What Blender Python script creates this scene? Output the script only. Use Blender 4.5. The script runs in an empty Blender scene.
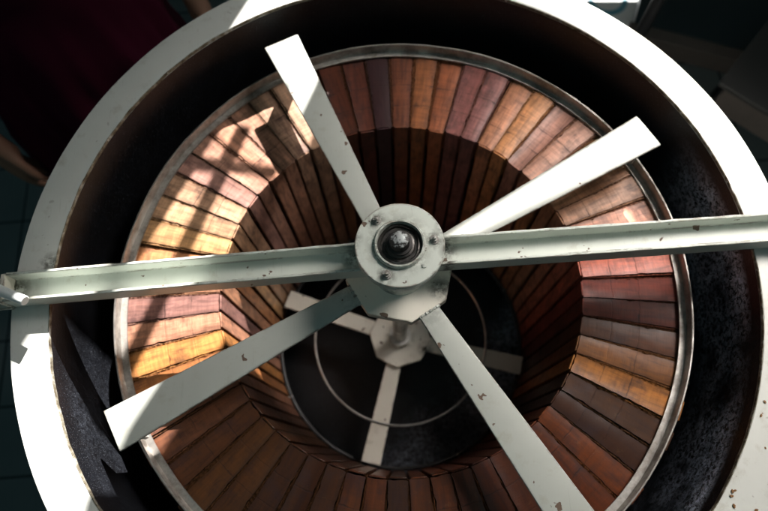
import bpy, bmesh, math, random
from mathutils import Vector, Matrix
random.seed(7)
R = math.radians
S = bpy.context.scene
COL = S.collection

# ------------------------------------------------------------------ camera
F_PX, CAM, TILT, ROLL = 590.0, Vector((-.0193, -.2345, .7251)), .3317, -.0822
fw = Vector((0, math.sin(TILT), -math.cos(TILT)))
up0 = Vector((0, math.cos(TILT), math.sin(TILT))); rt0 = Vector((1, 0, 0))
cr, sr = math.cos(ROLL), math.sin(ROLL)
rt = cr * rt0 + sr * up0
up = -sr * rt0 + cr * up0
cd = bpy.data.cameras.new('camera'); cam = bpy.data.objects.new('camera', cd); COL.objects.link(cam)
cam.matrix_world = Matrix(((rt.x, up.x, -fw.x, CAM.x), (rt.y, up.y, -fw.y, CAM.y), (rt.z, up.z, -fw.z, CAM.z), (0, 0, 0, 1)))
cd.sensor_width = 36; cd.lens = F_PX / 768 * 36; cd.clip_start = .02; cd.clip_end = 60
cd.dof.use_dof = True; cd.dof.focus_distance = .70; cd.dof.aperture_fstop = 3.4
S.camera = cam

# ------------------------------------------------------------------ light
w = bpy.data.worlds.new('World'); S.world = w; w.use_nodes = True
w.node_tree.nodes['Background'].inputs[0].default_value = (.42, .78, .86, 1)
w.node_tree.nodes['Background'].inputs[1].default_value = .045
S.view_settings.view_transform = 'Standard'; S.view_settings.look = 'None'
S.view_settings.exposure = 0; S.view_settings.gamma = 1

SLOPE = 1.23                                   # run of the sunbeam in y for each metre of drop
LDIR = Vector((.35 * SLOPE, SLOPE, 1.0)).normalized()
LAMP = LDIR * 14
def lamp(name, kind, loc, target, energy, color, **kw):
    d = bpy.data.lights.new(name, kind); d.energy = energy; d.color = color
    for k, v in kw.items(): setattr(d, k, v)
    o = bpy.data.objects.new(name, d); COL.objects.link(o); o.location = loc
    o.rotation_euler = (Vector(target) - Vector(loc)).to_track_quat('-Z', 'Y').to_euler()
    return o
lamp('sun_spot', 'SPOT', LAMP, (0, 0, 0), 46000, (1, .95, .90), spot_size=R(16), spot_blend=.1, shadow_soft_size=.028)
lamp('window_light', 'AREA', (1.0, .60, 1.05), (.36, .03, 0), 4.3, (1, .93, .87), shape='RECTANGLE', size=.7, size_y=.5, spread=R(58))
lamp('sky_light', 'AREA', (-.30, -1.0, 2.0), (0, 0, -.2), .50, (.72, 1, .96), shape='RECTANGLE', size=.8, size_y=.8, spread=R(80))

# ------------------------------------------------------------------ materials
class NT:
    def __init__(s, name):
        s.m = bpy.data.materials.new(name); s.m.use_nodes = True; s.t = s.m.node_tree; s.b = s.t.nodes['Principled BSDF']
    def n(s, typ, **kw):
        x = s.t.nodes.new('ShaderNode' + typ)
        for k, v in kw.items():
            if k.startswith('i_'): x.inputs[k[2:].replace('_', ' ')].default_value = v
            else: setattr(x, k, v)
        return x
    def l(s, a, b): s.t.links.new(a, b)
    def coord(s, scale=(1, 1, 1), src='Object'):
        c = s.n('TexCoord'); mp = s.n('Mapping'); mp.inputs['Scale'].default_value = scale
        s.l(c.outputs[src], mp.inputs[0]); return mp.outputs[0]
    def noise(s, vec, scale, detail=6, rough=.6, dist=0):
        x = s.n('TexNoise'); x.inputs['Scale'].default_value = scale; x.inputs['Detail'].default_value = detail
        x.inputs['Roughness'].default_value = rough; x.inputs['Distortion'].default_value = dist
        s.l(vec, x.inputs['Vector']); return x.outputs['Fac']
    def ramp(s, fac, stops):
        x = s.n('ValToRGB'); e = x.color_ramp.elements
        while len(e) < len(stops): e.new(.5)
        for q, (p, c) in zip(e, stops): q.position = p; q.color = c if len(c) == 4 else (*c, 1)
        s.l(fac, x.inputs[0]); return x.outputs[0]
    def mix(s, fac, a, b, blend='MIX'):
        x = s.n('Mix', data_type='RGBA', blend_type=blend)
        for sock, v in ((x.inputs[0], fac), (x.inputs[6], a), (x.inputs[7], b)):
            if hasattr(v, 'is_output'): s.l(v, sock)
            else: sock.default_value = v if not isinstance(v, tuple) or len(v) == 4 else (*v, 1)
        return x.outputs[2]
    def math(s, op, a, b=None, clamp=False):
        x = s.n('Math', operation=op, use_clamp=clamp)
        for i, v in enumerate((a, b)):
            if v is None: continue
            if hasattr(v, 'is_output'): s.l(v, x.inputs[i])
            else: x.inputs[i].default_value = v
        return x.outputs[0]
    def bump(s, h, strength=.3, dist=.002):
        x = s.n('Bump'); x.inputs['Strength'].default_value = strength; x.inputs['Distance'].default_value = dist
        s.l(h, x.inputs['Height']); s.l(x.outputs[0], s.b.inputs['Normal'])
    def edge(s, radius=.003):
        bv = s.n('Bevel', samples=4); bv.inputs[0].default_value = radius
        g = s.n('NewGeometry'); d = s.n('VectorMath', operation='DOT_PRODUCT')
        s.l(bv.outputs[0], d.inputs[0]); s.l(g.outputs['Normal'], d.inputs[1])
        return s.math('SUBTRACT', 1.0, d.outputs['Value'], True)
    def base(s, c): s.l(c, s.b.inputs['Base Color'])
    def set(s, **kw):
        for k, v in kw.items():
            sock = s.b.inputs[k.replace('_', ' ')]
            if hasattr(v, 'is_output'): s.l(v, sock)
            else: sock.default_value = v

def paint(name, col, wear=.5, rough=.42, rust=(.10, .045, .02), grime=()):
    a = NT(name); v = a.coord()
    big = a.noise(v, 9, 5); fine = a.noise(v, 140, 4, .7)
    c = a.mix(a.ramp(big, [(.3, (0, 0, 0)), (.75, (1, 1, 1))]), tuple(x * .86 for x in col), col)
    dirt = a.ramp(a.noise(v, 38, 8, .7), [(.56, (0, 0, 0)), (.70, (1, 1, 1))])
    c = a.mix(a.math('MULTIPLY', dirt, .34), c, (.33, .29, .21))
    chip = a.ramp(fine, [(.66, (0, 0, 0)), (.69, (1, 1, 1))])
    spots = a.ramp(a.noise(v, 55, 3, .5), [(.685, (0, 0, 0)), (.70, (1, 1, 1))])
    if wear:
        ed = a.edge(.0035)
        e2 = a.math('MULTIPLY', a.ramp(ed, [(.02, (0, 0, 0)), (.12, (1, 1, 1))]), a.ramp(a.noise(v, 60, 6, .75), [(.56, (0, 0, 0)), (.62, (1, 1, 1))]))
        chips = a.math('MAXIMUM', e2, a.math('MULTIPLY', spots, wear), True)
        long_ = a.ramp(a.noise(a.coord((.22, 1, 1)), 75, 6, .75), [(.50, (0, 0, 0)), (.545, (1, 1, 1))])
        chips = a.math('MAXIMUM', chips, a.math('MULTIPLY', a.ramp(ed, [(.015, (0, 0, 0)), (.09, (1, 1, 1))]), long_), True)
    else:
        chips = a.math('MULTIPLY', spots, .3)
    c = a.mix(chips, c, a.mix(chip, rust, (.02, .018, .017)))
    # old grease round fixings and joints: (x, y, radius)
    gn = a.math('MULTIPLY', a.noise(v, 110, 6, .7), 1.0); gm = None
    for gx, gy, gr in grime:
        ds = a.n('VectorMath', operation='DISTANCE'); fl = a.n('VectorMath', operation='MULTIPLY'); a.l(v, fl.inputs[0]); fl.inputs[1].default_value = (1, 1, 0)
        a.l(fl.outputs[0], ds.inputs[0]); ds.inputs[1].default_value = (gx, gy, 0)
        q = a.math('MULTIPLY', a.math('SUBTRACT', 1.0, a.math('DIVIDE', ds.outputs['Value'], gr), True), a.ramp(gn, [(.38, (0, 0, 0)), (.55, (1, 1, 1))]))
        gm = q if gm is None else a.math('MAXIMUM', gm, q)
    if gm is not None: c = a.mix(a.math('MULTIPLY', gm, 1.15, True), c, (.045, .038, .026))
    scr = a.ramp(a.noise(a.coord((1, .06, 1)), 300, 3, .6), [(.66, (0, 0, 0)), (.70, (1, 1, 1))])
    c = a.mix(a.math('MULTIPLY', scr, .16), c, (.30, .29, .26))
    a.base(c); a.set(Roughness=a.mix(chips, (rough,) * 3, (.8, .8, .8)), Metallic=0.0)
    a.bump(a.math('ADD', a.math('MULTIPLY', fine, .2), a.math('MULTIPLY', chips, -1.0)), .25, .0012)
    return a.m

M = {}
GR = [(.0405 * math.cos(R(q)), .0405 * math.sin(R(q)), .015) for q in (128, 3, 243)] + [(0, 0, .044), (.06, .014, .020), (.058, -.012, .016), (-.058, .012, .018), (-.49, .006, .02)]
M['cream'] = paint('cream_paint', (.66, .70, .64), .9, grime=GR)
M['rim'] = paint('rim_paint', (.70, .71, .67), 0, .38, grime=[(.47, -.10, .02), (.44, -.20, .02), (-.455, .04, .02)])
M['spoke'] = paint('spoke_paint', (.49, .51, .47), .9, .36, grime=[(0, 0, .10)])
M['tan'] = paint('aged_paint', (.78, .74, .65), .9, grime=[(0, 0, .035), (.05, -.03, .02), (-.52, 0, .03)])

def metal(name, col, rough=.35, dirt=(.05, .045, .04), amount=.5, sc=40):
    a = NT(name); v = a.coord()
    d = a.ramp(a.noise(v, sc, 7, .7), [(.42, (0, 0, 0)), (.66, (1, 1, 1))])
    a.base(a.mix(a.math('MULTIPLY', d, amount), col, dirt))
    a.set(Metallic=a.mix(a.math('MULTIPLY', d, amount), (1,) * 3, (.2,) * 3), Roughness=a.mix(d, (rough,) * 3, (rough + .3,) * 3))
    a.bump(a.noise(v, sc * 4, 4), .15, .001); return a.m
M['steel'] = metal('brushed_steel', (.72, .71, .68), .3, (.16, .14, .12), .6)
M['dullsteel'] = metal('waxy_steel', (.5, .48, .45), .42, (.10, .075, .055), .8, 25)
M['grease'] = metal('greasy_iron', (.10, .095, .09), .3, (.008, .007, .006), .95, 90)
M['bolt'] = metal('bolt_iron', (.42, .42, .40), .4, (.10, .06, .035), .8, 200)

def worn_tip():
    a = NT('worn_shaft_tip'); v = a.coord()
    ds = a.n('VectorMath', operation='DISTANCE'); a.l(v, ds.inputs[0]); ds.inputs[1].default_value = (.001, .002, .098)
    m = a.ramp(a.math('ADD', a.noise(v, 210, 5, .7), a.math('MULTIPLY', ds.outputs['Value'], -22.0)), [(.26, (0, 0, 0)), (.38, (1, 1, 1))])
    a.base(a.mix(m, (.03, .028, .027), (.42, .45, .45))); a.set(Roughness=.5, Metallic=.4)
    a.bump(m, .4, .001); return a.m
M['tip'] = worn_tip()

def drum_black():
    a = NT('black_drum_enamel'); v = a.coord()
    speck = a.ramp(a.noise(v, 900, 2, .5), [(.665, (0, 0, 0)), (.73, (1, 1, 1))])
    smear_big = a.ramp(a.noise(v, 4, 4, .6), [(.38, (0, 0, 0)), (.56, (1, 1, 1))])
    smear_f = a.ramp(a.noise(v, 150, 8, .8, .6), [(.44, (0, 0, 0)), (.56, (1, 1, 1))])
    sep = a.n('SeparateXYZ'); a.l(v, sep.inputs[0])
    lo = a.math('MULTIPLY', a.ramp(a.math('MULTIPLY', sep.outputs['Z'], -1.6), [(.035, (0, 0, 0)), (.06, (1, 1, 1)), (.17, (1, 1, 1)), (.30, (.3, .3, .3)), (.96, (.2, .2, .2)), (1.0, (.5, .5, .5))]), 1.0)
    # wax smears on right, lower left and bottom; sky reflection painted into their colour
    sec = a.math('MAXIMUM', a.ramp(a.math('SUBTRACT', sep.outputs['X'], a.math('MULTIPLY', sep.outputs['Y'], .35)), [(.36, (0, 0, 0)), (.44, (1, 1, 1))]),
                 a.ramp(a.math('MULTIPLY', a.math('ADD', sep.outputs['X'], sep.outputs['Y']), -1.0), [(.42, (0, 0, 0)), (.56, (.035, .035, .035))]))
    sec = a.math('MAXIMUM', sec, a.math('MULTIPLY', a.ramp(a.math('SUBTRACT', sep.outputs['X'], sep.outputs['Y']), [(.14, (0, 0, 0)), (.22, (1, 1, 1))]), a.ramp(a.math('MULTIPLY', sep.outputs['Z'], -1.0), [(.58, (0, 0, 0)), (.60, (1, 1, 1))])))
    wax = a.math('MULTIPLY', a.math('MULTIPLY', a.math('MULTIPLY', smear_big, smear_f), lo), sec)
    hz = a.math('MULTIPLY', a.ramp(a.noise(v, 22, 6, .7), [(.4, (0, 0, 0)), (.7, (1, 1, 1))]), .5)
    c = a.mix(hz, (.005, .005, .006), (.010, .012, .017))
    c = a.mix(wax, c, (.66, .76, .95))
    c = a.mix(a.math('MULTIPLY', speck, .7), c, (.26, .29, .35))  # pale specks painted in as sparkle of light on the enamel
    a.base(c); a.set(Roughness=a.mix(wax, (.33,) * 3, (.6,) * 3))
    a.bump(a.math('ADD', a.noise(v, 420, 5, .7), wax), .35, .0012); return a.m
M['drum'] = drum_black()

def rust_edge():
    a = NT('rusty_lip'); v = a.coord()
    a.base(a.ramp(a.noise(v, 70, 6, .7), [(.35, (.05, .035, .02)), (.52, (.20, .18, .13)), (.68, (.45, .47, .45))]))
    a.set(Roughness=.8); a.bump(a.noise(v, 200, 4), .5, .001); return a.m
M['lip'] = rust_edge()

def wood():
    a = NT('stained_frame_wood')
    oi = a.n('ObjectInfo'); c = a.n('TexCoord')
    off = a.n('VectorMath', operation='ADD'); a.l(c.outputs['Object'], off.inputs[0])
    rs = a.n('VectorMath', operation='SCALE'); rs.inputs[0].default_value = (13, 7, 11); a.l(oi.outputs['Random'], rs.inputs['Scale']); a.l(rs.outputs[0], off.inputs[1])
    mp = a.n('Mapping'); mp.inputs['Scale'].default_value = (9, 1, 1); a.l(off.outputs[0], mp.inputs[0]); v = mp.outputs[0]
    grain = a.noise(v, 24, 7, .62, .2)
    blot = a.noise(off.outputs[0], 30, 5, .65)
    col = oi.outputs['Color']
    d = a.mix(.38, col, (0.05, .022, .014))
    c1 = a.mix(a.ramp(grain, [(.34, (0, 0, 0)), (.62, (1, 1, 1))]), d, col)
    # weathering streaks along the bar: grey-violet old stain, pale handled wood, dark edges
    mp2 = a.n('Mapping'); mp2.inputs['Scale'].default_value = (.7, 5, 1); a.l(off.outputs[0], mp2.inputs[0])
    st = a.noise(mp2.outputs[0], 30, 5, .6, .4)
    c1 = a.mix(a.math('MULTIPLY', a.ramp(st, [(.50, (0, 0, 0)), (.64, (1, 1, 1))]), .62), c1, a.mix(.72, col, (.02, .010, .012)))
    c1 = a.mix(a.math('MULTIPLY', a.ramp(st, [(.36, (1, 1, 1)), (.46, (0, 0, 0))]), .45), c1, a.mix(1.0, col, (1.35, 1.25, 1.15), 'MULTIPLY'))
    sy = a.n('SeparateXYZ'); a.l(c.outputs['Object'], sy.inputs[0])
    ey = a.math('DIVIDE', a.math('ABSOLUTE', sy.outputs['Y']), a.math('MULTIPLY', sy.outputs['X'], .048))
    c1 = a.mix(a.math('MULTIPLY', a.ramp(ey, [(.62, (0, 0, 0)), (1.0, (1, 1, 1))]), .55), c1, a.mix(.7, col, (.018, .009, .008)))
    c1 = a.mix(a.math('MULTIPLY', a.ramp(blot, [(.52, (0, 0, 0)), (.70, (1, 1, 1))]), .65), c1, (.035, .02, .022))
    c1 = a.mix(a.math('MULTIPLY', a.ramp(a.noise(off.outputs[0], 13, 4, .6), [(.40, (0, 0, 0)), (.66, (1, 1, 1))]), .55), c1, a.mix(.5, c1, (.02, .010, .008)))
    c1 = a.mix(a.math('MULTIPLY', a.ramp(a.noise(off.outputs[0], 75, 5, .7), [(.62, (0, 0, 0)), (.75, (1, 1, 1))]), .12), c1, (.40, .24, .10))
    # two knife-scored marks across every end bar
    sep = a.n('SeparateXYZ'); a.l(c.outputs['Object'], sep.inputs[0])
    wob = a.math('MULTIPLY', a.math('SUBTRACT', a.noise(off.outputs[0], 60, 3), .5), .006)
    x = a.math('ADD', sep.outputs['X'], wob)
    marks = None
    for r0 in (.302, .340):
        q = a.ramp(a.math('MULTIPLY', a.math('ABSOLUTE', a.math('SUBTRACT', x, r0)), 100.0), [(.05, (1, 1, 1)), (.12, (0, 0, 0))])
        marks = q if marks is None else a.math('MAXIMUM', marks, q)
    c1 = a.mix(a.math('MULTIPLY', a.math('MULTIPLY', marks, a.ramp(blot, [(.4, (0, 0, 0)), (.6, (1, 1, 1))])), .7), c1, (.02, .012, .012))
    a.base(c1); a.set(Roughness=a.mix(blot, (.26,) * 3, (.5,) * 3), Specular_IOR_Level=.24)
    a.bump(a.math('ADD', grain, a.math('MULTIPLY', marks, -.5)), .3, .0015); return a.m
M['wood'] = wood()

def comb():
    a = NT('amber_wax_comb'); v = a.coord()
    vo = a.n('TexVoronoi'); vo.inputs['Scale'].default_value = 190; a.l(v, vo.inputs['Vector'])
    cells = a.ramp(vo.outputs['Distance'], [(.25, (0, 0, 0)), (.6, (1, 1, 1))])
    oi = a.n('ObjectInfo')
    c = a.mix(a.noise(v, 20, 5), (.07, .028, .008), (.34, .15, .035)); c = a.mix(.85, a.mix(.5, c, (.02, .01, .005)), a.mix(.62, oi.outputs['Color'], (.02, .009, .005)))
    a.base(a.mix(cells, a.mix(.5, c, (.02, .01, .004)), c)); a.set(Roughness=.75, Specular_IOR_Level=.08)
    a.bump(cells, .6, .002); return a.m
M['comb'] = comb()

def floor_tiles():
    a = NT('grey_floor_tiles'); v = a.coord()
    br = a.n('TexBrick', offset=0.0, squash=1.0); a.l(v, br.inputs['Vector'])
    br.inputs['Scale'].default_value = 1.0; br.inputs['Brick Width'].default_value = .2; br.inputs['Row Height'].default_value = .2
    br.inputs['Mortar Size'].default_value = .0035; br.inputs['Mortar Smooth'].default_value = .2
    n1 = a.noise(v, 7, 6, .6)
    t = a.mix(n1, (.13, .17, .175), (.20, .24, .245))
    a.base(a.mix(br.outputs['Fac'], t, (.02, .024, .025))); a.set(Roughness=a.mix(n1, (.12,) * 3, (.32,) * 3))
    a.bump(a.math('MULTIPLY', br.outputs['Fac'], -1.0), .4, .002); return a.m
M['floor'] = floor_tiles()

def simple(name, col, rough=.5, var=.25, sc=20, metal=0, spec=.5):
    a = NT(name); v = a.coord()
    a.base(a.mix(a.noise(v, sc, 6), tuple(x * (1 - var) for x in col), tuple(min(1, x * (1 + var)) for x in col)))
    a.set(Roughness=rough, Metallic=metal, Specular_IOR_Level=spec); a.bump(a.noise(v, sc * 8, 4), .15, .001); return a.m
def cloth(name, col):
    a = NT(name); v = a.coord()
    wv = a.noise(a.coord((1, 1, .3)), 420, 3)
    a.base(a.mix(a.noise(v, 14, 5), tuple(x * .75 for x in col), col)); a.set(Roughness=.95, Specular_IOR_Level=.15)
    a.bump(wv, .3, .001); return a.m
M['dress'] = cloth('maroon_cotton', (.062, .003, .019))
M['green'] = cloth('green_cloth', (.02, .30, .10))
M['skin'] = simple('skin', (.34, .18, .12), .5, .12, 30)
M['hair'] = simple('black_hair', (.012, .010, .009), .45, .3, 120)
M['shoe'] = simple('dark_sandal', (.03, .025, .025), .6)
M['silver'] = metal('silver_bangle', (.8, .78, .72), .25, (.3, .28, .25), .3)
M['wall'] = simple('limewashed_wall', (.55, .55, .52), .9, .1, 6)
M['teal'] = simple('dark_teal_enamel', (.010, .020, .024), .45, .3, 5)
M['rail'] = simple('grey_brown_wood_rail', (.075, .062, .054), .7, .3, 18)
M['greypanel'] = simple('grey_sheet_metal', (.028, .027, .026), .55, .15, 9)
M['blackpost'] = simple('black_painted_steel', (.012, .012, .013), .5)
M['white'] = simple('white_plastic', (.78, .80, .80), .4, .05)
M['bluemark'] = simple('pale_blue_print', (.12, .35, .45), .5, .1)
M['rod'] = simple('white_plastic_grip', (.72, .76, .76), .35, .05)

# ------------------------------------------------------------------ helpers
def link(name, bm, mat, parent=None, smooth=True, bevel=0, loc=None):
    bmesh.ops.recalc_face_normals(bm, faces=bm.faces[:])
    me = bpy.data.meshes.new(name); bm.to_mesh(me); bm.free()
    for m_ in (mat if isinstance(mat, list) else [mat]): me.materials.append(m_)
    if smooth:
        for p in me.polygons: p.use_smooth = True
        me.set_sharp_from_angle(angle=R(32))
    o = bpy.data.objects.new(name, me); COL.objects.link(o)
    if parent: o.parent = parent
    if loc: o.location = loc
    if bevel:
        b = o.modifiers.new('bevel', 'BEVEL'); b.width = bevel; b.segments = 2; b.limit_method = 'ANGLE'; b.angle_limit = R(35)
    return o
def thing(name, label, cat, loc=(0, 0, 0), rz=0, group=None):
    o = bpy.data.objects.new(name, None); COL.objects.link(o); o.location = loc; o.rotation_euler = (0, 0, rz); o.empty_display_size = .05
    return tag(o, label, cat, group)
def tag(o, label, cat, group=None):
    o['label'] = label; o['category'] = cat
    if group: o['group'] = group
    return o
def box(bm, x0, x1, y0, y1, z0, z1, mt=None):
    vs = [bm.verts.new(mt @ Vector(p) if mt else p) for p in ((x0, y0, z0), (x1, y0, z0), (x1, y1, z0), (x0, y1, z0), (x0, y0, z1), (x1, y0, z1), (x1, y1, z1), (x0, y1, z1))]
    for f in ((0, 3, 2, 1), (4, 5, 6, 7), (0, 1, 5, 4), (1, 2, 6, 5), (2, 3, 7, 6), (3, 0, 4, 7)): bm.faces.new([vs[i] for i in f])
    return vs
def prism(bm, pts, z0, z1):
    a = [bm.verts.new((x, y, z0)) for x, y in pts]; b = [bm.verts.new((x, y, z1)) for x, y in pts]
    bm.faces.new(a[::-1]); bm.faces.new(b); n = len(pts)
    for i in range(n): bm.faces.new((a[i], a[(i + 1) % n], b[(i + 1) % n], b[i]))
def lathe(bm, prof, n=96, closed=False, cx=0, cy=0, wob=None):
    rings = []
    for r, z in prof:
        if r < 1e-6: rings.append([bm.verts.new((cx, cy, z))]); continue
        ring = []
        for i in range(n):
            t = 2 * math.pi * i / n; rr = r + (wob(t, z) if wob else 0)
            ring.append(bm.verts.new((cx + rr * math.cos(t), cy + rr * math.sin(t), z)))
        rings.append(ring)
    seq = list(zip(rings, rings[1:])) + ([(rings[-1], rings[0])] if closed else [])
    for a, b in seq:
        for i in range(n):
            j = (i + 1) % n
            if len(a) == 1 and len(b) == 1: continue
            if len(a) == 1: bm.faces.new((a[0], b[i], b[j]))
            elif len(b) == 1: bm.faces.new((a[i], a[j], b[0]))
            else: bm.faces.new((a[i], a[j], b[j], b[i]))
def tube(bm, pts, r, n=12, closed=False, cap=True):
    pts = [Vector(p) for p in pts]; rings = []; N = len(pts)
    for i, p in enumerate(pts):
        a = pts[(i - 1) % N] if closed or i else p; b = pts[(i + 1) % N] if closed or i < N - 1 else p
        d = (b - a).normalized(); q = d.orthogonal().normalized() if abs(d.z) > .9 else d.cross(Vector((0, 0, 1))).normalized()
        s = d.cross(q); rr = r[i] if isinstance(r, (list, tuple)) else r
        rings.append([bm.verts.new(p + rr * (math.cos(2 * math.pi * k / n) * q + math.sin(2 * math.pi * k / n) * s)) for k in range(n)])
    for i in range(N if closed else N - 1):
        a, b = rings[i], rings[(i + 1) % N]
        for k in range(n): bm.faces.new((a[k], a[(k + 1) % n], b[(k + 1) % n], b[k]))
    if cap and not closed: bm.faces.new(rings[0][::-1]); bm.faces.new(rings[-1])
def circle(r, z, n=160): return [(r * math.cos(2 * math.pi * i / n), r * math.sin(2 * math.pi * i / n), z) for i in range(n)]
def octagon(h, cut, rot=0):
    p = [(h, -h + cut), (h, h - cut), (h - cut, h), (-h + cut, h), (-h, h - cut), (-h, -h + cut), (-h + cut, -h), (h - cut, -h)]
    c, s = math.cos(rot), math.sin(rot); return [(c * x - s * y, s * x + c * y) for x, y in p]

# ------------------------------------------------------------------ setting
FZ = -1.05
bm = bmesh.new(); vs = [bm.verts.new(p) for p in ((-6, -6, FZ), (6, -6, FZ), (6, 6, FZ), (-6, 6, FZ))]; bm.faces.new(vs)
o = link('floor', bm, M['floor'], smooth=False); o['kind'] = 'structure'

# added unseen wall beyond the machine: its openings are cut to shape the sunlight
WY = 1.75
def to_wall(x, y, z=0.0):
    p = Vector((x, y, z)); t = (WY - p.y) / (LAMP.y - p.y); q = p + (LAMP - p) * t
    return (q.x, q.z)
# sunlit patch outlines as they fall at rim height (x, y)
tall = [(-.787, -.60), (-.45, 0), (-.199, .448), (-.10, .62), (-.0, .62), (-.052, .42), (-.094, .30), (-.240, -.016), (-.338, -.164), (-.385, -.27), (-.44, -.60)]
arc = [(.447 * math.cos(R(a)), .447 * math.sin(R(a))) for a in range(82, 5, -4)]
crescent = [(.055, .66)] + arc + [(.62, .04), (.62, .66)]
ang = R(25.5); c_, s_ = math.cos(ang), math.sin(ang)
sp_z = -.018
slot = [(c_ * r - s_ * h, s_ * r + c_ * h) for r, h in ((.045, -.017), (.425, -.033), (.425, .033), (.045, .017))]
holes = [[to_wall(x, y) for x, y in tall], [to_wall(x, y) for x, y in crescent], [to_wall(x, y, sp_z) for x, y in slot],
         [to_wall(x, y, -.8) for x, y in ((.66, 1.04), (.86, 1.02), (.9, 1.2), (.68, 1.2))]]
cu = bpy.data.curves.new('gobo_wall', 'CURVE'); cu.dimensions = '2D'; cu.fill_mode = 'BOTH'; cu.extrude = .012
for pts in [[(-2.4, FZ), (3.2, FZ), (3.2, 3.4), (-2.4, 3.4)]] + holes:
    sp = cu.splines.new('POLY'); sp.points.add(len(pts) - 1); sp.use_cyclic_u = True
    for q, (x, z) in zip(sp.points, pts): q.co = (x, z, 0, 1)
tmp = bpy.data.objects.new('tmp', cu); COL.objects.link(tmp)
bpy.context.view_layer.update()
me = bpy.data.meshes.new_from_object(tmp.evaluated_get(bpy.context.evaluated_depsgraph_get())); bpy.data.objects.remove(tmp)
me.materials.clear(); me.materials.append(M['wall'])
wall = bpy.data.objects.new('gobo_wall', me); COL.objects.link(wall); wall.rotation_euler = (R(90), 0, 0); wall.location = (0, WY, 0)
wall['kind'] = 'structure'
bm = bmesh.new()
def bar(p, q, wd):
    a = Vector(to_wall(*p)); b = Vector(to_wall(*q)); d = (b - a).normalized(); n = Vector((-d.y, d.x)) * wd / 2
    ring = [a + n, b + n, b - n, a - n]
    f = [bm.verts.new((v.x, WY - .004, v.y)) for v in ring]; g = [bm.verts.new((v.x, WY + .004, v.y)) for v in ring]
    bm.faces.new(f); bm.faces.new(g[::-1])
    for i in range(4): bm.faces.new((f[i], f[(i + 1) % 4], g[(i + 1) % 4], g[i]))
bar((-.183, .398), (-.385, -.06), .019)
bar((-.30, .345), (-.135, .312), .010)
o = link('window_bar', bm, M['rail'], wall, smooth=False)
o.matrix_parent_inverse = (Matrix.Translation((0, WY, 0)) @ Matrix.Rotation(R(90), 4, 'X')).inverted()

# ------------------------------------------------------------------ drum, cross beam and bearing
drum = thing('honey_extractor', 'white rimmed black drum of a honey extractor with a cream cross beam and bearing', 'honey extractor', (0, 0, FZ))
def D(name, bm, m_, **k):
    o = link(name, bm, m_, drum, **k); o.matrix_parent_inverse = Matrix.Translation((0, 0, -FZ)); return o
bm = bmesh.new()
dent = lambda t, z: .0008 * math.sin(3 * t + 1) + .0003 * math.sin(7 * t) + .00012 * math.sin(23 * t + z * 9)
lathe(bm, [(.4995, -.94), (.4995, -.0035), (.4525, -.0035)], 192)
D('drum_shell', bm, M['rim'])
bm = bmesh.new()
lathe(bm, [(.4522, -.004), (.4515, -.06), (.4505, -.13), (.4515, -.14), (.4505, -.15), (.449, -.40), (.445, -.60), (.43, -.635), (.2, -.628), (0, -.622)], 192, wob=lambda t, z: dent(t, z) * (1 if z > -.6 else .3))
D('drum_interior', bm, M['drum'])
bm = bmesh.new()
lathe(bm, [(.4525, 0), (.4535, .0015), (.478, .0022), (.5005, .0015), (.5025, -.001), (.5028, -.016), (.5005, -.016), (.5003, -.0033), (.4525, -.0033)], 192, True, wob=lambda t, z: dent(t, 0))
D('rim', bm, M['rim'])
bm = bmesh.new()
lathe(bm, [(.4527, .0019), (.4520, .0016), (.4518, -.003), (.4523, -.0038)], 320, True, wob=lambda t, z: dent(t, 0) + .00025 * math.sin(41 * t) + .0003 * math.sin(67 * t + 2) + .0002 * math.sin(113 * t))
D('rim_lip', bm, M['lip'])
for k in range(4):
    t = R(45 + 90 * k); bm = bmesh.new(); box(bm, -.025, .025, -.025, .025, FZ, -.93, Matrix.Translation((.455 * math.cos(t), .455 * math.sin(t), 0)))
    D('leg', bm, M['rim'], smooth=False)
# honey and wax crumbs on the lower right of the rim
bm = bmesh.new(); rnd = random.Random(3)
for k in range(26):
    a, rr = R(rnd.uniform(-52, -14)), rnd.uniform(.458, .498); s = rnd.uniform(.0006, .0018)
    m_ = Matrix.Translation((rr * math.cos(a), rr * math.sin(a), .0026)) @ Matrix.Rotation(rnd.uniform(0, 3), 4, 'Z') @ Matrix.Diagonal((s * 1.6, s, s * .6, 1))
    bmesh.ops.create_icosphere(bm, subdivisions=1, radius=1, matrix=m_)
o = link('wax_crumbs', bm, simple('dark_wax_crumb', (.22, .10, .03), .6, .6, 400)); o['kind'] = 'stuff'

# the beam: an upward channel in two halves that butt against the bearing
def channel(x0, x1, tilt, seed):
    bm = bmesh.new(); rnd = random.Random(seed); n = 46
    W2, Hh, th = .0190, .032, .0038; yw = lambda x: .006 + tilt * x
    prof = [(-W2, .004), (W2, .004), (W2, Hh), (W2 - th, Hh), (W2 - th, .0095), (-W2 + th, .0095), (-W2 + th, Hh), (-W2, Hh)]
    rings = []
    for i in range(n + 1):
        x = x0 + (x1 - x0) * i / n; ring = []
        for k, (y, z) in enumerate(prof):
            j = rnd.uniform(-.0003, .0003) if k in (2, 3, 6, 7) else 0
            ring.append(bm.verts.new((x, y + yw(x) + j * .6, z + j)))
        rings.append(ring)
    for a, b in zip(rings, rings[1:]):
        for k in range(8): bm.faces.new((a[k], a[(k + 1) % 8], b[(k + 1) % 8], b[k]))
    bm.faces.new(rings[0][::-1]); bm.faces.new(rings[-1])
    return D('crossbeam', bm, M['cream'], bevel=.0009)
channel(-.4935, -.036, .004, 1)
channel(.036, .530, -.012, 2)
bm = bmesh.new()
box(bm, -.556, -.4945, -.018, .024, .004, .009); box(bm, -.500, -.4945, -.016, .022, .0092, .031)
br_ = D('end_bracket', bm, M['tan'], smooth=False, bevel=.001)
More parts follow.
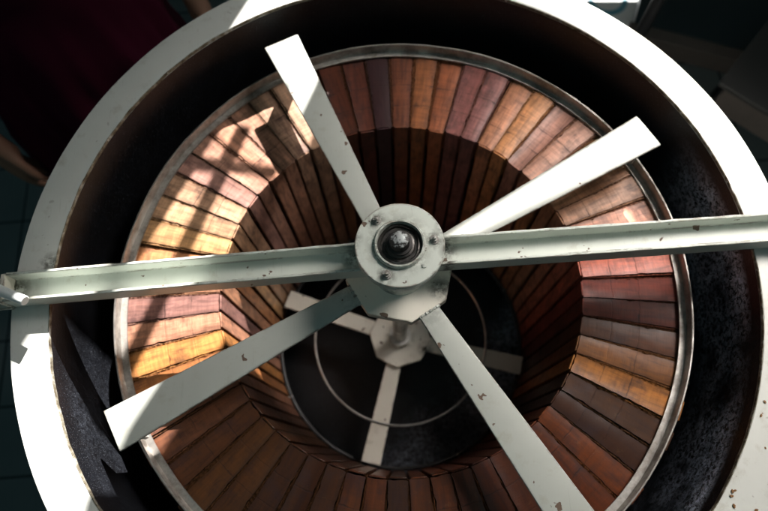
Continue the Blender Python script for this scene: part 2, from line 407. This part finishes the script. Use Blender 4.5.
def bolt(x, y, z, r, h, parent, stud=True, rz=0):
    bm = bmesh.new()
    hexa = [(x + r * math.cos(R(60 * i) + rz), y + r * math.sin(R(60 * i) + rz)) for i in range(6)]
    lathe(bm, [(r * 1.45, z), (r * 1.45, z + .0012), (r * .7, z + .0012)], 20, cx=x, cy=y)
    prism(bm, hexa, z + .0012, z + h)
    if stud: lathe(bm, [(r * .52, z + h), (r * .52, z + h * 1.75), (r * .36, z + h * 1.95), (0, z + h * 1.95)], 14, cx=x, cy=y)
    return link('bolt', bm, M['bolt'], parent, bevel=.0004)
bolt(-.522, .013, .009, .0048, .004, br_); bolt(-.528, -.010, .009, .0048, .004, br_, rz=.4)
bm = bmesh.new(); tube(bm, [(-.56, .030, .0405), (-.4535, -.0215, .0485)], [.0078, .0062], 20); D('lever', bm, M['rod'], bevel=.0012)

bm = bmesh.new(); prism(bm, octagon(.067, .038, R(-16)), -.032, -.016); D('mounting_plate', bm, M['tan'], smooth=False, bevel=.0015)
bm = bmesh.new(); lathe(bm, [(.036, -.0158), (.036, .0655)], 64); D('bearing_housing', bm, M['cream'])
bm = bmesh.new()
lathe(bm, [(.0300, .0655), (.0518, .0655), (.0528, .0665), (.0528, .0775), (.0518, .0790), (.0305, .0797), (.0300, .0835), (.0288, .0850), (.0268, .0850), (.0262, .0815), (.0262, .0725), (.0, .0725)], 96)
cap_ = D('bearing_cap', bm, [M['cream']])
for a in (128, 3, 243): bolt(.0405 * math.cos(R(a)), .0405 * math.sin(R(a)), .0792, .0040, .0042, cap_, rz=R(a))
bm = bmesh.new(); lathe(bm, [(.0030, .0793), (.0026, .0806), (.0, .0810)], 16, cx=.0385 * math.cos(R(-48)), cy=.0385 * math.sin(R(-48))); D('painted_plug', bm, M['cream'])
bm = bmesh.new(); lathe(bm, [(.0260, .0727), (.0258, .0790), (.0225, .0800), (.0215, .0772), (.0180, .0772), (.0172, .0800), (.0148, .0805), (.0140, .0780), (.0, .0780)], 72, wob=lambda t, z: .0004 * math.sin(5 * t + z * 700))
D('grease_seal', bm, M['grease'])

# ------------------------------------------------------------------ the spinning basket
bk = thing('basket_reel', 'steel hooped basket reel with four flat white spokes above and four below on one shaft', 'extractor basket', (0, 0, -.60))
def B(name, bm, m_, **k):
    o = link(name, bm, m_, bk, **k); o.matrix_parent_inverse = Matrix.Translation((0, 0, .60)); return o
bm = bmesh.new()
lathe(bm, [(.0116, .074), (.0116, .0925), (.0104, .0960), (.0060, .0985), (.0, .0990)], 48); lathe(bm, [(.0150, .0782), (.0150, .084), (.0118, .0845)], 48)
B('shaft_end', bm, M['tip'])
bm = bmesh.new(); lathe(bm, [(.0135, -.60), (.0135, -.0322)], 40); lathe(bm, [(.0138, -.455), (.021, -.455), (.022, -.457), (.022, -.4695), (.0138, -.4695)], 40); B('shaft', bm, M['steel'])
def strip(bm, a, r0, r1, w0, w1, z0, z1, n=14):
    c, s = math.cos(a), math.sin(a); lo, hi = [], []
    rows = []
    for i in range(n + 1):
        f = i / n; r = r0 + (r1 - r0) * f; wd = (w0 + (w1 - w0) * f) / 2
        row = []
        for h, z in ((-wd, z0), (wd, z0), (wd, z1), (wd - .003, z1 + .0006), (-wd + .003, z1 + .0006), (-wd, z1)):
            row.append(bm.verts.new((c * r - s * h, s * r + c * h, z)))
        rows.append(row)
    for a_, b_ in zip(rows, rows[1:]):
        for k in range(6): bm.faces.new((a_[k], a_[(k + 1) % 6], b_[(k + 1) % 6], b_[k]))
    bm.faces.new(rows[0][::-1]); bm.faces.new(rows[-1])
SPA = [(111.4, 'spoke with only its outer tip in sunlight'), (25.5, 'spoke sunlit along its whole length'), (298.6, 'spoke in full shade'), (205.5, 'spoke with a broad sunlit square end')]
for a, lab in SPA:
    a = R(a); bm = bmesh.new(); strip(bm, a, .030, .409, .026, .055, -.046 + .024, -.018)
    sp = B('upper_spoke', bm, M['spoke'], bevel=.0008); sp['label'] = lab
    q = ((a - R(-16)) % R(45)); re = min(.067 / max(1e-6, math.cos(q)), .067 / max(1e-6, math.cos(R(45) - q))) + .0012
    bm = bmesh.new(); c, s = math.cos(a), math.sin(a); hw = .0155
    tube(bm, [(c * re - s * hw * u, s * re + c * hw * u, -.0182 + .0006 * math.sin(17 * u)) for u in [i / 14 - 1 for i in range(29)]], [.0024 + .0005 * math.sin(i * 2.1) for i in range(29)], 10)
    link('weld_bead', bm, M['spoke'], sp)
    bm = bmesh.new()
    box(bm, .392, .398, -.016, .016, -.080, -.0225, Matrix.Rotation(a, 4, 'Z'))
    link('spoke_post', bm, M['spoke'], sp, smooth=False, bevel=.001)
bm = bmesh.new()
lathe(bm, [(.4045, -.0925), (.4045, -.0740), (.4035, -.0728), (.4020, -.0728), (.4012, -.0740), (.4012, -.0895), (.3925, -.0900), (.3925, -.0925)], 220, True, wob=lambda t, z: .0008 * math.sin(4 * t) + .0004 * math.sin(13 * t))
B('top_hoop', bm, M['dullsteel'])
bm = bmesh.new(); tube(bm, circle(.255, -.535), .004, 8, True); B('bottom_hoop', bm, M['blackpost'])
for a in (156, 252, 342, 68):
    bm = bmesh.new(); strip(bm, R(a), .045, .252, .030, .038, -.486, -.481); B('lower_spoke', bm, M['tan'], bevel=.0008)
bm = bmesh.new(); prism(bm, octagon(.058, .032, R(12)), -.4805, -.470); B('lower_plate', bm, M['tan'], smooth=False, bevel=.0015)
bm = bmesh.new(); tube(bm, circle(.175, -.4785), .0022, 10, True); B('wire_ring', bm, M['steel'])
bm = bmesh.new()
for k in range(8):
    a = R(22 + 45 * k); tube(bm, [(.4028 * math.cos(a), .4028 * math.sin(a), -.0925), (.425 * math.cos(a), .425 * math.sin(a), -.13), (.428 * math.cos(a), .428 * math.sin(a), -.53), (.252 * math.cos(a), .252 * math.sin(a), -.535)], .004, 8)
B('cage_rods', bm, M['dullsteel'])

# ------------------------------------------------------------------ the radial honey frames
TOPZ = -.095; LEN = .45; NF = 60
def frame_parts(seed):
    P = []; rnd = random.Random(seed); jt = lambda q: rnd.uniform(-q, q)
    def half(r): return .0128 if r < .28 else .0128 + (r - .28) / .124 * .0052
    def end_bar(z0, z1, up):
        # a split and handled bar: its edges wander a little, corners knocked off
        bm = bmesh.new(); n, m_ = 24, 6; lo, hi = [], []
        e = [[jt(.0003), jt(.0003)] for i in range(n + 1)]
        for q in range(2):
            i = rnd.randrange(2, n - 2); e[i][rnd.randrange(2)] -= rnd.uniform(.0006, .0014)
        cup = jt(.0012); tw = jt(.03)
        for i in range(n + 1):
            r = .262 + .142 * i / n; h = half(r); row = []
            for k in range(m_ + 1):
                f = k / m_ * 2 - 1; y = f * (h + e[i][0 if f < 0 else 1])
                row.append((r + (jt(.0006) if i in (0, n) else 0), y, z1 + cup * f * f + tw * y + jt(.00022)))
            hi.append([bm.verts.new(p) for p in row]); lo.append([bm.verts.new((p[0], p[1], z0)) for p in row])
        for i in range(n):
            for k in range(m_):
                bm.faces.new((hi[i][k], hi[i + 1][k], hi[i + 1][k + 1], hi[i][k + 1])); bm.faces.new((lo[i][k], lo[i][k + 1], lo[i + 1][k + 1], lo[i + 1][k]))
            bm.faces.new((lo[i][0], lo[i + 1][0], hi[i + 1][0], hi[i][0])); bm.faces.new((lo[i][-1], hi[i][-1], hi[i + 1][-1], lo[i + 1][-1]))
        for k in range(m_):
            bm.faces.new((lo[0][k], hi[0][k], hi[0][k + 1], lo[0][k + 1])); bm.faces.new((lo[-1][k], lo[-1][k + 1], hi[-1][k + 1], hi[-1][k]))
        return bm
    P.append(('end_bar', end_bar(TOPZ - .009, TOPZ, 1), 'wood'))
    P.append(('end_bar', end_bar(TOPZ - LEN, TOPZ - LEN + .009, 0), 'wood'))
    bm = bmesh.new(); box(bm, .4044, .4135, -.0135, .0135, TOPZ - LEN - .012, TOPZ - .003); P.append(('top_bar', bm, 'wood'))
    bm = bmesh.new(); box(bm, .2588, .2612, -.0110, .0110, TOPZ - LEN - .002, TOPZ + .0012); P.append(('bottom_bar', bm, 'wood'))
    # drawn comb, bulging into the wedge between neighbouring bars
    bm = bmesh.new(); n, m_ = 22, 30; gs = []
    for sd in (-1, 1):
        top = [rnd.uniform(.0008, .0026) for i in range(n + 1)]
        g = []
        for i in range(n + 1):
            r = .2625 + .1412 * i / n; hmax = r * math.pi / NF + .0002; col = []
            for j in range(m_ + 1):
                d = top[i] + (LEN - .002 - top[i]) * j / m_
                inside = half(r) + .0004 if d < .0095 or d > LEN - .0095 else half(r) - .003
                w_ = max(inside, hmax - abs(rnd.gauss(0, .00008))) if d < .05 else half(r) - .001 + .0015 * math.sin(i * 1.1 + sd) * math.sin(j * .8)
                col.append(bm.verts.new((r, sd * w_, TOPZ - d)))
            g.append(col)
        for i in range(n):
            for j in range(m_): bm.faces.new((g[i][j], g[i + 1][j], g[i + 1][j + 1], g[i][j + 1]))
        # a lip of wax running in under the bar
        inn = [bm.verts.new((g[i][0].co.x, sd * (half(g[i][0].co.x) - .002), TOPZ - .0096)) for i in range(n + 1)]
        lipv = [bm.verts.new((g[i][0].co.x, sd * (half(g[i][0].co.x) + .0004), TOPZ - top[i] - .0004)) for i in range(n + 1)]
        for i in range(n):
            bm.faces.new((g[i][0], lipv[i], lipv[i + 1], g[i + 1][0])); bm.faces.new((lipv[i], inn[i], inn[i + 1], lipv[i + 1]))
        for e_ in (0, n):
            mid = [bm.verts.new((g[e_][j].co.x, 0, g[e_][j].co.z if g[e_][j].co.z < TOPZ - .0095 else TOPZ - .0095)) for j in range(m_ + 1)]
            for j in range(m_): bm.faces.new((g[e_][j], mid[j], mid[j + 1], g[e_][j + 1]))
    P.append(('wax_comb', bm, 'comb'))
    return P
# wood colours by direction, with the sunlit left and the shaded sides painted in
LIT_WOOD = [(-.01, (.17, .066, .032)), (105, (.16, .06, .035)), (110, (.50, .27, .16)), (116, (.60, .38, .27)), (122, (.60, .36, .24)), (128, (.54, .28, .18)), (134, (.54, .27, .18)), (140, (.56, .30, .22)), (146, (.46, .25, .21)),
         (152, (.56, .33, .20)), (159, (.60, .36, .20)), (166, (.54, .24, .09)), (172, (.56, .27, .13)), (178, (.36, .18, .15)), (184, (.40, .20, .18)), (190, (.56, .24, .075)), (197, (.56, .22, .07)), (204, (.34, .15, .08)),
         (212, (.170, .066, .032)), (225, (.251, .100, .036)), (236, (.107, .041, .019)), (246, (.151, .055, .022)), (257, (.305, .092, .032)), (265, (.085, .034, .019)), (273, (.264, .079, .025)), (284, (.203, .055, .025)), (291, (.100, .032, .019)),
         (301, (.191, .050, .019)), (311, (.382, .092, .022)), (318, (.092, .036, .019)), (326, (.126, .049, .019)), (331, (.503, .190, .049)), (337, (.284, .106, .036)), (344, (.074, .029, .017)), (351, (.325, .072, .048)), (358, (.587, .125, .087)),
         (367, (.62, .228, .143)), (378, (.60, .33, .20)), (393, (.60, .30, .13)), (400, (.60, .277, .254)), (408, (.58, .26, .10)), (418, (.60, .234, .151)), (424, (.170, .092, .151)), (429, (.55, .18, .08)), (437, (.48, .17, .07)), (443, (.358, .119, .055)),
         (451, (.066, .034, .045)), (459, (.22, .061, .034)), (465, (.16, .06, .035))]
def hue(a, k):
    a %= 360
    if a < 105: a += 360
    for (a0, c0), (a1, c1) in zip(LIT_WOOD[1:], LIT_WOOD[2:]):
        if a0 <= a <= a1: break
    t = (a - a0) / (a1 - a0); c = [p + (q - p) * t for p, q in zip(c0, c1)]; f = random.uniform(.82, 1.16) * (.44 if 212 < a < 330 else .72 if a < 360 and a >= 330 else .66 if a > 420 else 1)  # shaded sectors darkened further in the wood colour
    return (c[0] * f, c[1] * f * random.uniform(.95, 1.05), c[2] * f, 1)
CW = {111.4: 'the spoke with only its tip sunlit', 25.5: 'the fully sunlit spoke', 298.6: 'the fully shaded spoke', 205.5: 'the spoke with a square sunlit end'}
ORD = ['first', 'second', 'third', 'fourth', 'fifth', 'sixth', 'seventh', 'eighth', 'ninth', 'tenth', 'eleventh', 'twelfth', 'thirteenth', 'fourteenth', 'fifteenth', 'sixteenth']
protos = {}
count = {}
for k in range(NF):
    a = 108.5 - 360 / NF * k + random.uniform(-.25, .25)
    f_ = bpy.data.objects.new('honeycomb', None); COL.objects.link(f_); f_.rotation_euler = (0, 0, R(a)); f_.location = (0, 0, 0); f_.empty_display_size = .03
    prev = min(CW, key=lambda q: (q - a) % 360)      # the spoke met just before, going clockwise
    count[prev] = count.get(prev, 0) + 1
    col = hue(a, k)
    cname = 'dark' if col[0] < .12 else 'copper brown'
    tag(f_, '%s framed honeycomb, %s clockwise from %s' % (cname, ORD[count[prev] - 1], CW[prev]), 'honeycomb', 'framed honeycombs standing radially in the basket')
    kind = k if k < 6 else random.randrange(6)
    if kind not in protos:
        mine = protos[kind] = [link(n, b, M[m_], f_, smooth=True, bevel=.0008 if n in ('top_bar', 'bottom_bar') else 0) for n, b, m_ in frame_parts(20 + kind)]
    else:
        mine = []
        for p in protos[kind]:
            c = p.copy(); COL.objects.link(c); c.parent = f_; mine.append(c)
    dz = random.uniform(-.0025, .0025)
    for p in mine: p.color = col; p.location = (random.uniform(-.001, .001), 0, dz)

# ------------------------------------------------------------------ the person behind the drum
def skin_chain(bm_edges, verts, rad, name, mat, parent, root=0, sub=2):
    me = bpy.data.meshes.new(name); me.from_pydata(verts, bm_edges, []); me.materials.append(mat)
    o = bpy.data.objects.new(name, me); COL.objects.link(o)
    if parent: o.parent = parent
    sk = o.modifiers.new('skin', 'SKIN'); sk.use_smooth_shade = True
    for i, v in enumerate(me.skin_vertices[0].data):
        r = rad[i]; v.radius = r if isinstance(r, tuple) else (r, r); v.use_root = (i == root)
    ss = o.modifiers.new('sub', 'SUBSURF'); ss.levels = sub; ss.render_levels = sub
    return o
PX, PY = -.60, .60
person = thing('person', 'standing person in a maroon dress with a bangle, arms hanging beside the drum', 'person', (PX, PY, FZ), R(39))
V, E, Rd = [], [], []
def add(p, r, par=None):
    V.append(p); Rd.append(r)
    if par is not None: E.append((par, len(V) - 1))
    return len(V) - 1
pel = add((0, .01, .86), (.135, .10)); wst = add((0, .005, 1.02), (.115, .085), pel); ch = add((0, 0, 1.18), (.125, .095), wst); sh = add((0, .005, 1.29), (.10, .075), ch)
nk = add((0, .005, 1.36), (.048, .048), sh); hd = add((0, -.012, 1.45), (.066, .078), nk); hd2 = add((0, -.008, 1.53), (.066, .078), hd); hd3 = add((0, 0, 1.575), (.042, .05), hd2)
for s in (-1, 1):
    s1 = add((s * .155, .005, 1.29), (.052, .052), sh); el = add((s * .225, .02, 1.03), (.038, .038), s1); fa = add((s * .240, -.015, .91), (.034, .034), el)
    wr = add((s * .247, -.05, .795), (.023, .018), fa); kn = add((s * .248, -.064, .725), (.034, .017), wr)
    for q, (dx, ln) in enumerate(((-.026, .066), (-.009, .076), (.009, .072), (.025, .058))):
        # fingers hang in a slight curl
        f0 = add((s * .248 + dx * .3, -.066 + dx * .9, .705), .0095, kn)
        f1 = add((s * .246 + dx * .3 - s * .006, -.068 + dx * .95, .705 - ln * .5), .0088, f0); add((s * .240 + dx * .3 - s * .014, -.068 + dx * .95, .705 - ln), .0075, f1)
    t0 = add((s * .240, -.094, .752), .0115, wr); t1 = add((s * .236, -.108, .718), .010, t0); add((s * .232, -.110, .690), .008, t1)
    hp = add((s * .085, .01, .78), (.085, .085), pel); ke = add((s * .09, 0, .46), (.055, .055), hp); an = add((s * .09, .02, .09), (.036, .036), ke); add((s * .095, -.07, .035), (.04, .025), an); 
body = skin_chain(E, V, Rd, 'body', M['skin'], person)
# dress: fitted bodice, gathered skirt with folds
bm = bmesh.new(); n = 128; rows = []
prof = [(1.335, .075, .060), (1.31, .125, .085), (1.24, .150, .115), (1.12, .152, .125), (1.02, .140, .112), (.95, .165, .130), (.85, .195, .155), (.72, .205, .170), (.55, .225, .190), (.38, .245, .205), (.24, .26, .22), (.235, .252, .212)]
sub = []
for (za, ra, da), (zb, rb, db) in zip(prof, prof[1:]):
    for q in range(4): f = q / 4; sub.append((za + (zb - za) * f, ra + (rb - ra) * f, da + (db - da) * f))
sub.append(prof[-1])
for z, rx, ry in sub:
    k = max(0, min(1, (1.0 - z) / .5)); row = []
    for i in range(n):
        t = 2 * math.pi * i / n
        fold = k * (.026 * math.sin(9 * t + 1.3 * math.sin(z * 3)) + .014 * math.sin(17 * t + 2 + z * 4) + .006 * math.sin(29 * t - z * 5)) + .003 * math.sin(40 * z + 5 * t)
        row.append(bm.verts.new(((rx + fold) * math.cos(t), .005 + (ry + fold) * math.sin(t), z)))
    rows.append(row)
for a, b in zip(rows, rows[1:]):
    for i in range(n): bm.faces.new((a[i], a[(i + 1) % n], b[(i + 1) % n], b[i]))
link('dress', bm, M['dress'], person)
for s in (-1, 1):
    bm = bmesh.new(); tube(bm, [(s * .135, .005, 1.305), (s * .172, .006, 1.27), (s * .196, .012, 1.19), (s * .214, .02, 1.10)], [.058, .066, .064, .066], 24, cap=False); link('sleeve', bm, M['dress'], person)
bm = bmesh.new(); lathe(bm, [(.0, 1.635), (.045, 1.628), (.082, 1.59), (.094, 1.53), (.092, 1.46), (.08, 1.40), (.05, 1.38)], 40, cy=.022)
for v in bm.verts:
    if v.co.y < -.045: v.co.y = -.045; v.co.z = max(v.co.z, 1.545)
bmesh.ops.create_icosphere(bm, subdivisions=3, radius=.046, matrix=Matrix.Translation((0, .125, 1.50)))
link('hair', bm, M['hair'], person)
bm = bmesh.new()
for s in (-1, 1): bmesh.ops.create_icosphere(bm, subdivisions=2, radius=.0095, matrix=Matrix.Translation((s * .030, -.083, 1.495)))
link('eyes', bm, M['white'], person)
bm = bmesh.new(); tube(bm, [(0, -.083, 1.50), (0, -.096, 1.475), (0, -.102, 1.458), (0, -.088, 1.450)], [.007, .009, .012, .008], 12); link('nose', bm, M['skin'], person)
bm = bmesh.new(); tube(bm, [(-.024, -.080, 1.425), (0, -.090, 1.423), (.024, -.080, 1.425)], [.003, .007, .003], 10); link('mouth', bm, simple('lips', (.34, .10, .09), .5), person)
for s in (-1, 1):
    bm = bmesh.new(); bmesh.ops.create_icosphere(bm, subdivisions=2, radius=1, matrix=Matrix.Translation((s * .083, .012, 1.48)) @ Matrix.Diagonal((.010, .018, .030, 1))); link('ear', bm, M['skin'], person)
    bm = bmesh.new(); mt = Matrix.Translation((s * .247, -.046, .812)) @ Matrix.Rotation(R(16), 4, 'X')
    pts = [mt @ Vector((.0265 * math.cos(2 * math.pi * i / 32), .022 * math.sin(2 * math.pi * i / 32), 0)) for i in range(32)]
    tube(bm, pts, .0022, 8, True); link('bangle', bm, M['silver'], person)
    bm = bmesh.new(); box(bm, s * .095 - .042, s * .095 + .042, -.135, .075, .001, .016); link('sandal', bm, M['shoe'], person, bevel=.006)
# a crumpled green cloth hanging from the hand that wears the bangle by the far side
g = Matrix.Translation((PX, PY, FZ)) @ Matrix.Rotation(R(39), 4, 'Z')
bm = bmesh.new(); n = 14; rows = []
for j in range(10):
    f = j / 9; row = []
    for i in range(n):
        u = i / (n - 1) - .5; wd = .018 + .075 * f
        row.append(bm.verts.new(g @ Vector((.222 - f * .03 + u * wd * .5 + .006 * math.sin(9 * u + 5 * f), -.070 + u * wd * .8 + .008 * math.sin(14 * u + 3 * f), .71 - .10 * f - .02 * abs(u) * f))))
    rows.append(row)
for a, b in zip(rows, rows[1:]):
    for i in range(n - 1): bm.faces.new((a[i], a[i + 1], b[i + 1], b[i]))
o = link('cloth', bm, M['green']); so = o.modifiers.new('solid', 'SOLIDIFY'); so.thickness = .0015
tag(o, 'small green cloth hanging from the hand of the person in maroon', 'cloth')

# ------------------------------------------------------------------ dim things on the floor beyond the right of the drum
tb = thing('work_bench', 'low dark teal topped bench with a grey brown wooden rail behind the drum', 'bench', (.80, .87, FZ), R(-24))
bm = bmesh.new(); box(bm, -.05, .85, .022, .60, .325, .350); link('bench_top', bm, M['teal'], tb, smooth=False, bevel=.004)
bm = bmesh.new(); box(bm, -.06, .86, -.022, .020, .290, .352); link('rail', bm, M['rail'], tb, smooth=False, bevel=.003)
for x in (.0, .80):
    for y in (.03, .55):
        bm = bmesh.new(); box(bm, x - .022, x + .022, y - .004, y + .040, 0, .323); link('leg', bm, M['rail'], tb, smooth=False, bevel=.002)
cr_ = thing('metal_table', 'square grey sheet metal table with a pale edge and brown apron beside the drum', 'table', (.78, .52, FZ), R(-45))
bm = bmesh.new(); box(bm, 0, .6, 0, .55, .590, .604); link('table_top', bm, M['greypanel'], cr_, smooth=False, bevel=.003)
bm = bmesh.new(); box(bm, .02, .58, .02, .05, .50, .588); link('apron', bm, M['rail'], cr_, smooth=False, bevel=.003)
bm = bmesh.new(); box(bm, -.02, .62, -.01, .025, .30, .335); link('stretcher', bm, M['rail'], cr_, smooth=False, bevel=.003)
for x in (.035, .56):
    for y in (.07, .51):
        bm = bmesh.new(); box(bm, x - .018, x + .018, y - .018, y + .018, 0, .588); link('leg', bm, M['blackpost'], cr_, smooth=False, bevel=.002)
po = thing('stand', 'thin black painted post on a round foot behind the white drum rim', 'post', (.655, .705, FZ))
bm = bmesh.new(); tube(bm, [(0, 0, .012), (0, 0, .93)], .0145, 20); link('post', bm, M['blackpost'], po)
bm = bmesh.new(); lathe(bm, [(0, 0), (.09, 0), (.09, .008), (.025, .012), (0, .012)], 40); link('foot', bm, M['blackpost'], po)
bu = thing('bucket', 'sunlit white plastic bucket with a pale blue printed ring on its lid', 'bucket', (.765, 1.10, FZ))
bm = bmesh.new(); lathe(bm, [(0, 0), (.105, 0), (.125, .235), (.130, .237), (.130, .262), (.124, .268), (.0, .268)], 64); link('tub', bm, M['white'], bu)
bm = bmesh.new(); lathe(bm, [(.045, .2690), (.062, .2690), (.062, .2700), (.045, .2700)], 48, True, cx=-.02, cy=-.03); link('printed_ring', bm, M['bluemark'], bu)
